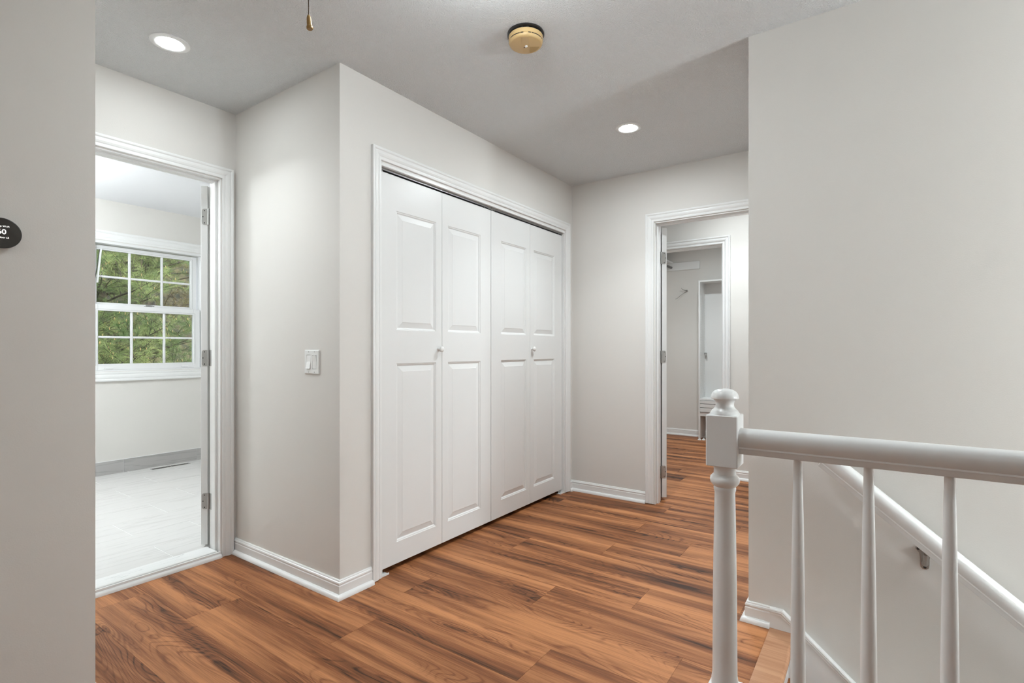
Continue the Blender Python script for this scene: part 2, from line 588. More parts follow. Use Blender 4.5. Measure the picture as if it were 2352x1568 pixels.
for k in range(k0, 26):
    x0 = 1.457 + PW * k
    x1 = x0 + PW
    if x0 > XK: break
    jy = None
    for kk, vv in joint.items():
        if abs(kk - x0) < 0.02: jy = vv
    if jy is None: jy = random.uniform(0, PL)
    s = jy - PL * 6
    while s < 3.2:
        a = MB()
        g = 0.0004
        for rx0, rx1, ry0, ry1 in regions:
            ax0, ax1 = max(x0 + g, rx0), min(x1 - g, rx1)
            ay0, ay1 = max(s + g, ry0), min(s + PL - g, ry1)
            if ax1 - ax0 > 0.004 and ay1 - ay0 > 0.004:
                a.box(ax0, ax1, ay0, ay1, -0.0065, 0.0)
        if a.v:
            obj('plank', a, 'plank', floor_o, org=((x0 + x1) / 2, s + PL / 2, 0))
        s += PL

# ------------------------------------------------------------------ bathroom floor
bf = MB().box(0.1, 2.9, YB + T, YW, -0.1, BZ - 0.0005)
bf_o = structure('floor_bathroom', bf, 'grout', 'pale veined rectangular tile floor of the bathroom', org=(0, 0, 0))
y = 2.99; r_ = 0
while y < YW:
    x = (1.223 if r_ % 2 == 0 else 1.533) - 0.61 * 3
    while x < 2.9:
        a0, a1 = max(x + .0018, 0.1), min(x + .6082, 2.9)
        b0, b1 = max(y + .0018, YB + T), min(y + .3082, YW)
        if a1 - a0 > .01 and b1 - b0 > .01:
            obj('tile', MB().box(a0, a1, b0, b1, -0.09, BZ, ), 'tile', bf_o, org=((a0 + a1) / 2, (b0 + b1) / 2, BZ))
        x += 0.61
    y += 0.31; r_ += 1
# tiled skirting under the window
sk = empty('baseboard_bathroom', (1.5, YW, BZ), label='grey tile skirting along the bathroom wall below the window', kind='structure')
x = 0.1
for xe in (0.55, 1.16, 1.805, 2.415, 2.9):
    obj('tile', MB().box(x + .0015, xe - .0015, YW - 0.011, YW, BZ, 0.143), 'base_tile', sk)
    x = xe
obj('grout_line', MB().box(0.1, 2.9, YW - 0.008, YW, BZ, 0.1415), 'grout', sk)
obj('edge_strip', MB().box(0.1, 2.9, YW - 0.012, YW, 0.1435, 0.1465), 'vinyl', sk)

# marble sill and painted edge at the bathroom doorway
th = empty('trim_threshold', (1.02, YB, 0), label='white veined marble threshold of the bathroom doorway', kind='structure')
obj('marble_slab', MB().box(OB0 + .016, OB1 - .016, YB + 0.004, YB + T + 0.002, 0.0, 0.036, 0.003), 'marble', th)
obj('edge_board', MB().box(OB0 - .03, OB1 - 0.003, YB - 0.006, YB + 0.003, 0.0, 0.030, 0.001), 'trim', th)
qr = [(0, 0)] + [(-0.017 * math.cos(a), 0.019 * math.sin(a)) for a in [PI / 2 * i / 6 for i in range(7)]]
rings = [[(xx, YB - 0.006 + q[0], q[1]) for q in qr] for xx in (OB0 - 0.03, OB1 - 0.002)]
obj('quarter_round', MB().sweep(rings, smooth=True), 'trim', th)

# ------------------------------------------------------------------ skirting boards
BASE = [(0, 0.0), (0.0125, 0.0), (0.0125, 0.056), (0.0105, 0.059), (0.0105, 0.064), (0.0125, 0.067), (0.011, 0.0725),
        (0.0075, 0.0755), (0.0070, 0.079), (0.0045, 0.082), (0, 0.082)]
SHOE = [(0.0125, 0.0), (0.0295, 0.0)] + [(0.0125 + 0.017 * math.cos(a), 0.021 * math.sin(a)) for a in [PI / 2 * i / 6 for i in range(1, 7)]]


def run(path, prof):
    """path: list of (x, y); the profile grows to the LEFT of the walking direction"""
    P = [Vector((q[0], q[1])) for q in path]
    rings = []
    for i, q in enumerate(P):
        ns = []
        if i > 0:
            d = (P[i] - P[i - 1]).normalized(); ns.append(Vector((-d.y, d.x)))
        if i < len(P) - 1:
            d = (P[i + 1] - P[i]).normalized(); ns.append(Vector((-d.y, d.x)))
        if len(ns) == 2:
            mi = (ns[0] + ns[1]).normalized()
            mi = mi / mi.dot(ns[0])
        else:
            mi = ns[0]
        rings.append([(q.x + mi.x * o_, q.y + mi.y * o_, z_) for o_, z_ in prof])
    return MB().sweep(rings)


def baseboard(side, path, label, shoe=True, z=0.0):
    o = obj('baseboard_' + side, run(path, BASE), 'trim', None, org=(path[0][0], path[0][1], z), label=label, kind='structure')
    if shoe:
        obj('shoe_moulding', run(path, SHOE), 'trim', o)
    return o


CW = 0.060  # casing width
baseboard('corner', [(OC0 - CW - .001, YC), (XR, YC), (XR, YB - 0.018)][::-1][::-1] and [(XR, YB - .001), (XR, YC), (OC0 - CW - .003, YC)][::-1],
          'white skirting wrapping the corner below the light switch')
baseboard('end', [(XE, OE1 + CW + .006), (XE, YC), (OC1 + CW, YC)],
          'short white skirting between the closet and the far doorway')
baseboard('left', [(XT, YB), (XT, YC), (-1.6, YC)], 'white skirting on the thermostat wall')
baseboard('stair_top', [(XS, 0.3522), (XS, YS), (XE, YS)], 'white skirting wrapping the wall corner at the head of the stairs')
baseboard('far_room', [(XW, -0.8), (XW, OW0 - 0.075)], 'white skirting in the far room right of the closet doorway')
baseboard('walk_in', [(XK, 0.9), (XK, 2.5)], 'white skirting on the back wall of the walk-in closet')

# ------------------------------------------------------------------ casings
CAS = [(0.0, 0.0), (0.0, 0.009), (0.003, 0.0105), (0.012, 0.0112), (0.0135, 0.0098), (0.016, 0.0098), (0.020, 0.0125), (0.028, 0.0155),
       (0.037, 0.0165), (0.041, 0.0160), (0.0425, 0.0140), (0.0445, 0.0150), (0.049, 0.0185), (0.055, 0.0195), (0.060, 0.0180), (0.060, 0.0)]


def casing(n_, label, to3, u0, u1, zt, z0=0.0, width=CW, thick=1.0, closed=False, rev=0.005):
    """to3(u, z, d) maps wall coordinates to the world"""
    root = empty('trim_%s' % n_, to3((u0 + u1) / 2, z0, 0), label=label, kind='structure')
    s = width / 0.060
    u0 -= rev; u1 += rev; zt += rev
    zb = z0 - rev if closed else z0
    pr = [(o_ * s, d_ * thick) for o_, d_ in CAS]
    def seg(pa, pb):
        return MB().sweep([[to3(*pa(o_), d_) for o_, d_ in pr], [to3(*pb(o_), d_) for o_, d_ in pr]])
    bot = (lambda o_: zb - o_) if closed else (lambda o_: z0)
    obj('side_casing', seg(lambda o_: (u0 - o_, bot(o_)), lambda o_: (u0 - o_, zt + o_)), 'trim', root)
    obj('side_casing', seg(lambda o_: (u1 + o_, bot(o_)), lambda o_: (u1 + o_, zt + o_)), 'trim', root)
    obj('head_casing', seg(lambda o_: (u0 - o_, zt + o_), lambda o_: (u1 + o_, zt + o_)), 'trim', root)
    if closed:
        obj('bottom_casing', seg(lambda o_: (u0 - o_, zb - o_), lambda o_: (u1 + o_, zb - o_)), 'trim', root)
    return root


tr1 = casing('1', 'white moulded casing framing the bathroom doorway', lambda u, z, d: (u, YB - d, z), OB0, OB1, OBZ, width=0.057)
tr2 = casing('2', 'white moulded casing framing the bifold closet doors', lambda u, z, d: (u, YC - d, z), OC0, OC1, OCZ, width=0.058, z0=0.006)
tr3 = casing('3', 'white moulded casing framing the doorway at the hall end', lambda u, z, d: (XE - d, u, z), OE0, OE1, OEZ, width=0.060, z0=0.004)
tr4 = casing('4', 'white moulded casing framing the walk-in closet doorway of the far room', lambda u, z, d: (XW - d, u, z), OW0, OW1, 2.05, width=0.066, thick=2.0)
tr5 = casing('5', 'white moulded casing framing the bathroom window', lambda u, z, d: (u, YW - d, z), WX0, WX1, WZ1, z0=WZ0, width=0.082, closed=True)

# jambs (linings) with stops
def jamb(root, kind, a0, a1, zt, p0, p1, z0=0.0, stop=None):
    """kind 'y': wall runs along x, depth along y"""
    t = 0.018
    def bx(u0, u1, d0, d1, za, zb):
        return MB().box(u0, u1, d0, d1, za, zb) if kind == 'y' else MB().box(d0, d1, u0, u1, za, zb)
    obj('jamb', bx(a0 - t * 0 , a0 + 0.004, p0, p1, z0, zt), 'trim', root)
    obj('jamb', bx(a1 - 0.004, a1, p0, p1, z0, zt), 'trim', root)
    obj('head_jamb', bx(a0, a1, p0, p1, zt - 0.004, zt), 'trim', root)
    if stop:
        s0, s1 = stop
        obj('door_stop', bx(a0 + .004, a0 + 0.015, s0, s1, z0, zt - .004), 'trim', root)
        obj('door_stop', bx(a1 - 0.015, a1 - .004, s0, s1, z0, zt - .004), 'trim', root)
        obj('door_stop', bx(a0 + .015, a1 - .015, s0, s1, zt - 0.015, zt - .004), 'trim', root)


jamb(tr1, 'y', OB0, OB1, OBZ, YB, YB + T, 0.0, (YB + 0.035, YB + 0.072))
jamb(tr2, 'y', OC0, OC1, OCZ, YC, YC + T, 0.0)
jamb(tr3, 'x', OE0, OE1, OEZ, XE, XE + T, 0.0, (XE + 0.035, XE + 0.072))
jamb(tr4, 'x', OW0, OW1, 2.05, XW, XW + 0.1, 0.0)

# ------------------------------------------------------------------ swing doors with hinges
def swing_door(name, label, pin, wid, ang, zb, zt, hz, jamb_dir, leaf_seen=True):
    """pin: hinge pin (x, y). ang: heading of the door leaf from the pin (radians). Hinge edge faces back along -heading.
    jamb_dir: unit vector across the leaf from its seen edge towards the far side"""
    root = empty(name, (pin[0], pin[1], zb), label=label, kind='structure')
    d = Vector((math.cos(ang), math.sin(ang), 0))
    t = Vector((jamb_dir[0], jamb_dir[1], 0))
    base = Vector((pin[0], pin[1], 0)) + d * 0.004 + t * 0.003
    mat = Matrix(((d.x, t.x, 0, base.x), (d.y, t.y, 0, base.y), (0, 0, 1, 0), (0, 0, 0, 1)))
    leaf = MB().box(0, wid, 0, 0.035, zb, zt, 0.0015).xf(mat)
    lo = obj('leaf', leaf, 'door', root)
    for z in hz:
        hb = MB()
        # leaf plate with rounded far corners, on the hinge edge
        pts = []
        w, h, rr = 0.031, 0.089, 0.013
        outline = [(0, -h / 2), (w - rr, -h / 2)]
        outline += [(w - rr + rr * math.sin(a), -h / 2 + rr - rr * math.cos(a)) for a in [PI / 2 * i / 5 for i in range(1, 6)]]
        outline += [(w - rr + rr * math.cos(a), h / 2 - rr + rr * math.sin(a)) for a in [PI / 2 * i / 5 for i in range(0, 6)]]
        outline += [(0, h / 2)]
        for x_ in (-0.0006, -0.0026):
            pts.append([(x_, 0.0 + u - 0.002, z + v) for u, v in outline])
        hb.sweep(pts)
        hb.lathe([(0.0048, -h / 2), (0.0052, -h / 2 + .002), (0.0052, h / 2 - .002), (0.0048, h / 2)], (-0.004, -0.006, z), 12)
        hb.xf(mat)
        ho = obj('hinge', hb, 'nickel', root)
        sb = MB()
        for (u, v) in ((0.015, 0.034), (0.023, 0.0), (0.015, -0.034)):
            sb.lathe([(0.0034, -0.0005), (0.0030, 0.0008), (0.0, 0.0008)], (0, 0, 0), 8, 'x', caps=False)
            k = len(sb.v)
            for i in range(k - 24, k):
                q = sb.v[i]
                sb.v[i] = Vector((-0.0027 - q.x, u + q.y, z + v + q.z))
        sb.xf(mat)
        obj('screws', sb, 'dark', ho, kind='stuff')
    return root, mat


# bathroom door: swung 140 degrees open into the bathroom
hd = R(90 - 48)
d1, _ = swing_door('door_1', 'open white bathroom door seen edge-on with three hinges', (1.391, YB + T + 0.008), 0.72, hd, BZ + .014, 2.043,
                   (0.285, 1.083, 1.870), (-math.sin(hd), math.cos(hd)))
# (mirror: the leaf lies on the camera side of the pin)
jl = MB()
for z in (0.285, 1.083, 1.870):
    jl.box(OB1 - 0.0055, OB1 - 0.004, YB + T - 0.030, YB + T + 0.002, z - .0445, z + .0445)
obj('jamb_plates', jl, 'nickel', d1)

# far door: swung open into the far room
hd2 = R(40)
d2, _ = swing_door('door_2', 'open white door at the hall end seen edge-on', (XE + T + 0.008, 1.306), 0.74, hd2, 0.022, 2.036,
                   (0.215, 1.075, 1.812), (math.sin(hd2), -math.cos(hd2)))
jl = MB()
for z in (0.215, 1.075, 1.812):
    jl.box(XE + T - 0.030, XE + T + .002, OE1 - 0.0055, OE1 - 0.004, z - .0445, z + .0445)
obj('jamb_plates', jl, 'nickel', d2)
# hinge plates left on the walk-in closet jamb
for z in (0.30, 1.09, 1.87):
    h_ = obj('hinge_plate', MB().box(XW + 0.03, XW + 0.062, OW0 + 0.004, OW0 + 0.0065, z - .0445, z + .0445, .0005), 'nickel', tr4)

# ------------------------------------------------------------------ bifold closet doors
LY = 2.022
def bifold_leaf(x0, x1, pl, pr_, z0, z1, rows, parent):
    t = 0.032
    w = x1 - x0
    vs = []; fs = []
    cache = {}
    def V(x, z, d):
        key = (round(x, 5), round(z, 5), round(d, 5))
        if key not in cache:
            cache[key] = len(vs)
            vs.append((x, LY + d, z))
        return cache[key]
    def quad(a, b_, c, d_): fs.append((a, b_, c, d_))
    xs = [x0, pl, pr_, x1]
    zs = [z0] + [q for r__ in rows for q in r__] + [z1]
    e = 0.0015
    def cell(xa, xb, za, zb):
        quad(V(xa, za, 0), V(xb, za, 0), V(xb, zb, 0), V(xa, zb, 0))
    xin = [x0 + e, pl, pr_, x1 - e]
    zin = [z0 + e] + zs[1:-1] + [z1 - e]
    for i in range(3):
        for j in range(len(zin) - 1):
            if i == 1 and j % 2 == 1: continue
            cell(xin[i], xin[i + 1], zin[j], zin[j + 1])
    prof = [(0, 0), (0.002, 0.0028), (0.006, 0.0036), (0.0085, 0.0050), (0.011, 0.0085), (0.0135, 0.0090), (0.040, 0.0025), (0.0425, 0.0012), (0.044, 0.0012)]
    for za, zb in rows:
        for a, b_ in zip(prof[:-1], prof[1:]):
            A = [(pl + a[0], za + a[0]), (pr_ - a[0], za + a[0]), (pr_ - a[0], zb - a[0]), (pl + a[0], zb - a[0])]
            B = [(pl + b_[0], za + b_[0]), (pr_ - b_[0], za + b_[0]), (pr_ - b_[0], zb - b_[0]), (pl + b_[0], zb - b_[0])]
            for i in range(4):
                j = (i + 1) % 4
                quad(V(*A[i], a[1]), V(*A[j], a[1]), V(*B[j], b_[1]), V(*B[i], b_[1]))
        o_, dd = prof[-1]
        cell2 = [V(pl + o_, za + o_, dd), V(pr_ - o_, za + o_, dd), V(pr_ - o_, zb - o_, dd), V(pl + o_, zb - o_, dd)]
        fs.append(tuple(cell2))
    # bevelled rim, sides and back
    F = [(x0 + e, z0 + e), (x1 - e, z0 + e), (x1 - e, z1 - e), (x0 + e, z1 - e)]
    G = [(x0, z0), (x1, z0), (x1, z1), (x0, z1)]
    for i in range(4):
        j = (i + 1) % 4
        quad(V(*F[i], 0), V(*F[j], 0), V(*G[j], e), V(*G[i], e))
        quad(V(*G[i], e), V(*G[j], e), V(*G[j], t), V(*G[i], t))
    fs.append(tuple(V(*q, t) for q in G))
    return obj('door_leaf', MB().add(vs, fs), 'door', parent)


bd = empty('door_3', (2.648, LY, 0), label='closed white bifold closet door of four raised-panel leaves', kind='structure')
g1, g2 = 1.7305, 3.5655
mid = 2.648
lw = (mid - 0.0016 - g1 - 0.002) / 2
rows = [(0.138, 1.058), (1.231, 1.845)]
Z0, Z1 = 0.027, 2.023
wide, nar = 0.115, 0.048
L = [g1, g1 + lw, g1 + lw + 0.0018, mid - 0.0018, mid + 0.0018, g2 - lw - 0.0018, g2 - lw, g2]
l1 = bifold_leaf(L[0], L[1], L[0] + wide, L[1] - nar, Z0, Z1, rows, bd)
l2 = bifold_leaf(L[2], L[3], L[2] + nar, L[3] - wide + .008, Z0, Z1, rows, bd)
l3 = bifold_leaf(L[4], L[5], L[4] + wide - .008, L[5] - nar, Z0, Z1, rows, bd)
l4 = bifold_leaf(L[6], L[7], L[6] + nar, L[7] - wide, Z0, Z1, rows, bd)
KP = [(0.009, 0.0), (0.0075, -0.003), (0.0065, -0.009), (0.0075, -0.013), (0.0125, -0.0165), (0.0160, -0.021), (0.0165, -0.025), (0.0150, -0.029), (0.010, -0.0325), (0.004, -0.034), (0.0, -0.0342)]
for lf, kx in ((l1, 2.160), (l4, 3.128)):
    obj('knob', MB().lathe(KP, (kx, LY, 1.132), 24, 'y', caps=False), 'white_plastic', lf)
# track, pivots and floor brackets
tk = MB()
tk.box(OC0 + .005, OC1 - .005, LY - .004, LY - .002, 2.031, 2.056).box(OC0 + .005, OC1 - .005, LY + .028, LY + .030, 2.031, 2.056)
tk.box(OC0 + .005, OC1 - .005, LY - .004, LY + .030, 2.054, 2.056)
tk.box(OC0 + .005, OC1 - .005, LY - .002, LY + .004, 2.031, 2.033).box(OC0 + .005, OC1 - .005, LY + .022, LY + .028, 2.031, 2.033)
obj('track', tk, 'track', bd)
obj('header_strip', MB().box(OC0 + .004, OC1 - .004, LY - 0.022, LY - 0.005, 2.042, 2.056, .001), 'trim', bd)
for xx in (g1 + 0.03, mid - 0.05, mid + 0.05, g2 - 0.03):
    obj('roller_pin', MB().lathe([(0.004, 0), (0.004, 0.018), (0.008, 0.018), (0.008, 0.024)], (xx, LY + .013, Z1), 12), 'white_plastic', bd)
obj('snap_clip', MB().box(mid - 0.03, mid + 0.02, LY - .001, LY + .026, 2.026, 2.031).box(mid - .004, mid + .001, LY - .008, LY - .004, 2.028, 2.050), 'steel', bd)
for xx, sg in ((OC0 + .004, 1), (OC1 - .004, -1)):
    pb = MB()
    pb.box(xx, xx + sg * 0.052, LY - .016, LY + .020, 0.0, 0.003).box(xx, xx + sg * 0.052, LY - .018, LY - .015, 0.0, 0.009)
    pb.box(xx, xx + sg * 0.003, LY - .016, LY + .020, 0.003, 0.045)
    pb.lathe([(0.004, 0.003), (0.004, 0.027)], (xx + sg * 0.03, LY + .013, 0), 10)
    obj('floor_bracket', pb, 'white_plastic', bd)

# ------------------------------------------------------------------ bathroom window
def window():
    root = empty('window_1', (2.015, YW + 0.05, WZ0), label='white double-hung window with twelve small panes in the bathroom', kind='structure')
    # frame (liner) inside the opening
    fm = MB()
    f = 0.028
    y0, y1 = YW + 0.0, YW + 0.155
    fm.box(WX0, WX0 + f, y0, y1, WZ0, WZ1).box(WX1 - f, WX1, y0, y1, WZ0, WZ1)
    fm.box(WX0 + f, WX1 - f, y0, y1, WZ0, WZ0 + 0.012).box(WX0 + f, WX1 - f, y0, y1, WZ1 - 0.022, WZ1)
    fm.box(WX0 + f, WX0 + f + .008, YW + .062, YW + .068, 1.5, WZ1 - .022).box(WX1 - f - .008, WX1 - f, YW + .062, YW + .068, 1.5, WZ1 - .022)
    obj('window_frame', fm, 'vinyl', root)

    def sash(name, ya, yb, gx0, gx1, gz0, gz1, ox0, ox1, oz0, oz1, mz):
        s = MB()
        b = 0.002
        s.box(ox0, gx0, ya, yb, oz0, oz1, b).box(gx1, ox1, ya, yb, oz0, oz1, b)
        s.box(gx0, gx1, ya, yb, oz0, gz0, b).box(gx0, gx1, ya, yb, gz1, oz1, b)
        # glazing bead
        q = 0.010
        ym = (ya + yb) / 2
        s.box(gx0, gx0 + q * .4, ya + .006, yb - .006, gz0, gz1).box(gx1 - q * .4, gx1, ya + .006, yb - .006, gz0, gz1)
        so = obj(name, s, 'vinyl', root)
        g_ = MB()
        for r1, r2 in ((gx0 - q, gx0 - q + .0015),):
            pass
        # thin shadow groove round the sash
        gr = MB()
        gr.box(gx0 - .014, gx0 - .0125, ya - .0004, ya + .002, gz0 - .014, gz1 + .014).box(gx1 + .0125, gx1 + .014, ya - .0004, ya + .002, gz0 - .014, gz1 + .014)
        gr.box(gx0 - .0125, gx1 + .0125, ya - .0004, ya + .002, gz1 + .0125, gz1 + .014)
        obj('bead_line', gr, 'track', so)
        w3 = (gx1 - gx0 - 2 * 0.020) / 3
        xsx = [gx0, gx0 + w3, gx0 + w3 + .02, gx0 + 2 * w3 + .02, gx0 + 2 * w3 + .04, gx1]
        mu = 0.019
        for i in (1, 3):
            obj('muntin', MB().box(xsx[i], xsx[i + 1], ym - .009, ym + .009, gz0, gz1, .003), 'vinyl', so)
        for i in (0, 2, 4):
            obj('muntin', MB().box(xsx[i], xsx[i + 1], ym - .008, ym + .008, mz - mu / 2, mz + mu / 2, .003), 'vinyl', so)
        for i in (0, 2, 4):
            for za, zb in ((gz0, mz - mu / 2), (mz + mu / 2, gz1)):
                obj('pane', MB().box(xsx[i], xsx[i + 1], ym - .0015, ym + .0015, za, zb), 'glass', so)
        return so

    sash('upper_sash', YW + 0.075, YW + 0.110, 1.628, 2.398, 1.545, 2.010, 1.588, 2.448, 1.50, 2.050, 1.776)
    lo = sash('lower_sash', YW + 0.028, YW + 0.063, 1.626, 2.402, 0.999, 1.469, 1.570, 2.460, WZ0 + .012, 1.523, 1.237)
    # finger lifts, tilt latches, sash lock
    for cx in (1.705, 2.325):
        lb = MB().lathe([(0.034, 0.0), (0.034, -0.003), (0.030, -0.007), (0, -0.008)], (cx, YW + 0.028, 0.960), 20, 'y', caps=False)
        lb.v = [Vector((q.x, q.y, 0.960 + (q.z - 0.960) * 0.22)) for q in lb.v]
        obj('finger_lift', lb, 'vinyl', lo)
    obj('sash_lock', MB().box(1.985, 2.045, YW + .036, YW + .058, 1.523, 1.530, .002).tube([(1.995, YW + .046, 1.535), (2.03, YW + .042, 1.537), (2.062, YW + .034, 1.531)], 0.0055, 8), 'nickel', root)
    obj('tilt_latch', MB().box(1.575, 1.635, YW + .038, YW + .056, 1.523, 1.529, .002), 'vinyl', root)
    # loosened balance strip leaning across the left of the upper sash
    st = MB()
    A = Vector((1.660, YW + 0.066, 2.020)); B = Vector((1.633, YW + 0.066, 1.715)); Cc = Vector((1.607, YW + 0.064, 1.53))
    for wv, dy in ((0.014, 0.0),):
        st.sweep([[q + Vector((-wv / 2, -.003 + dy, 0)), q + Vector((wv / 2, -.003 + dy, 0)), q + Vector((wv / 2, .003 + dy, 0)), q + Vector((-wv / 2, .003 + dy, 0))] for q in (A, B)])
    sb = obj('balance_strip', st, 'vinyl', root)
    obj('balance_rod', MB().tube([A + Vector((-.009, -.002, -.01)), Vector((1.606, YW + .064, 1.66)), Cc], 0.0026, 6), 'dark', root)
    return root


window()

# stairwell window (behind the viewpoint, lights the stairs)
w2 = empty('window_2', (1.98, -4.05, 0.95), label='window at the foot of the stairwell', kind='structure')
fm = MB().box(1.68, 1.73, -4.08, -4.0, .95, 2.15).box(2.23, 2.28, -4.08, -4.0, .95, 2.15).box(1.73, 2.23, -4.08, -4.0, .95, 1.0).box(1.73, 2.23, -4.08, -4.0, 2.1, 2.15)
obj('window_frame', fm, 'vinyl', w2)
obj('pane', MB().box(1.73, 2.23, -4.05, -4.046, 1.0, 2.1), 'glass', w2)

# ------------------------------------------------------------------ stairs
st = empty('staircase', (1.98, 0.35, 0), label='descending staircase with oak nosing at the top, between railing and wall', category='staircase')
RISE, RUN = 0.178, 0.212
SX0, SX1 = 1.615, XS - 0.0185
def nose(y_back, y_front, z):
    """tread slab with a rounded front (front faces -y)"""
    t = 0.027
    pr = [(y_back, z), (y_back, z - t)]
    for i in range(9):
        a = -PI / 2 + PI * i / 8
        pr.append((y_front + t / 2 - t / 2 * math.cos(a), z - t / 2 + t / 2 * math.sin(a)))
    return MB().sweep([[(xx, q[0], q[1]) for q in pr] for xx in (SX0, SX1)])
n0 = nose(0.3515, 0.257, 0.0025)
obj('nosing', n0, 'oak', st, label='oak nosing at the edge of the landing')
for k in range(1, 13):
    yb_ = 0.285 - RUN * (k - 1)
    z = -RISE * k
    obj('riser', MB().box(SX0, SX1, yb_ - .001, yb_ + .017, z, z + RISE - (0.0245 if k == 1 else .027)), 'trim', st)
    obj('tread', nose(yb_ + .016, yb_ - RUN - 0.012, z), 'plank', st)
# skirt board on the wall side
def skirt(x0, x1):
    top = [(0.352, 0.082), (0.305, 0.082), (-3.0, 0.082 - 3.305 * RISE / RUN)]
    bot = [(-3.0, 0.082 - 3.305 * RISE / RUN - 0.42), (0.18, -0.42 + 0.02), (0.352, -0.03)]
    pl_ = top + bot
    a = MB()
    k = len(pl_)
    a.sweep([[(x0, q[0], q[1]) for q in pl_], [(x1, q[0], q[1]) for q in pl_]])
    return a
obj('skirt_board', skirt(XS - 0.018, XS - 0.0005), 'trim', st)
cap = []
SL = RISE / RUN
prof = [(0.0, 0.0), (0.0, 0.020), (0.004, 0.0185), (0.006, 0.014), (0.0042, 0.012), (0.0055, 0.008), (0.0035, 0.002), (0.0035, -0.002), (0.0, -0.004)]
def caprings(pts):
    rr = []
    for i, (yy, zz) in enumerate(pts):
        if i == 0: nv = (0, 1)
        elif i == 1:
            a_ = math.atan(SL) / 2; nv = (-math.sin(a_) / math.cos(a_), 1)
        else:
            a_ = math.atan(SL); nv = (-math.sin(a_), math.cos(a_))
        rr.append([(XS - 0.018 - d_, yy + nv[0] * (h_ - 0.020), zz + nv[1] * (h_ - 0.020)) for d_, h_ in prof])
    return rr
obj('skirt_cap', MB().sweep(caprings([(0.352, 0.083), (0.305, 0.083), (-3.0, 0.083 - 3.305 * SL)])), 'trim', st)
# fascia under the floor edge beneath the railing
obj('fascia', MB().box(1.611, 1.622, -1.2, 0.27, -0.30, 0.0), 'trim', st)

# ------------------------------------------------------------------ balustrade
RX, NY = 1.566, 0.3535
bal = empty('balustrade', (RX, NY, 0), label='white painted stair railing with turned newel post and tapered balusters', category='railing')
nb = MB()
hw = 0.042
nb.box(RX - hw, RX + hw, NY - hw, NY + hw, 0.0, 0.172, 0.002)
nb.lathe([(0.036, 0.172), (0.036, 0.190), (0.0335, 0.205), (0.0330, 0.25), (0.0320, 0.45), (0.0295, 0.62), (0.0275, 0.725), (0.0295, 0.732), (0.0300, 0.738), (0.0285, 0.742),
          (0.0330, 0.746), (0.0385, 0.753), (0.0400, 0.761), (0.0385, 0.769), (0.0330, 0.775), (0.0300, 0.777), (0.0295, 0.79), (0.0305, 0.797), (0.0335, 0.802), (0.0345, 0.806)], (RX, NY, 0), 40)
nb.box(RX - hw, RX + hw, NY - hw, NY + hw, 0.803, 0.948, 0.0022)
npo = obj('newel_post', nb, 'rail', bal)
fin = MB().lathe([(0.0405, 0.948), (0.0400, 0.951), (0.0365, 0.956), (0.0355, 0.958), (0.0345, 0.9595), (0.0300, 0.9635), (0.0258, 0.969), (0.0243, 0.9755), (0.0246, 0.981),
                  (0.0270, 0.987), (0.0310, 0.9905), (0.0362, 0.9925), (0.0376, 0.9935), (0.0378, 0.997), (0.0365, 1.003), (0.0335, 1.009), (0.028, 1.0145), (0.0205, 1.0185), (0.012, 1.0205), (0.0, 1.0212)],
                 (RX, NY, 0), 40, caps=False)
obj('finial', fin, 'rail', npo)
# handrail cross-section (width, height), bread-loaf top over a narrower foot
def rail_prof():
    p_ = [(-0.021, 0.0), (0.021, 0.0), (0.0225, 0.003), (0.0225, 0.012), (0.0245, 0.016), (0.0235, 0.020), (0.0265, 0.026), (0.0290, 0.036), (0.0300, 0.046)]
    for i in range(1, 10):
        a = PI * i / 10
        p_.append((0.0300 * math.cos(a) * (1.0 if i not in (1, 9) else 1.0), 0.046 + 0.024 * math.sin(a) ** 0.8))
    p_ += [(-0.0300, 0.046), (-0.0290, 0.036), (-0.0265, 0.026), (-0.0235, 0.020), (-0.0245, 0.016), (-0.0225, 0.012), (-0.0225, 0.003)]
    return p_
RP = rail_prof()
hr = MB().sweep([[(RX + q[0], yy, 0.842 + q[1]) for q in RP] for yy in (NY - hw + .001, -1.2)], smooth=True)
obj('handrail', hr, 'rail', bal)
BP = [(0.0175, 0.10), (0.0182, 0.16), (0.0178, 0.30), (0.0160, 0.50), (0.0135, 0.68), (0.0115, 0.78), (0.0100, 0.845)]
yy = 0.169
while yy > -1.1:
    b_ = MB().box(RX - .0165, RX + .0165, yy - .0165, yy + .0165, 0.0, 0.10, .001)
    b_.lathe(BP, (RX, yy, 0), 20)
    obj('baluster', b_, 'rail', bal)
    yy -= 0.155

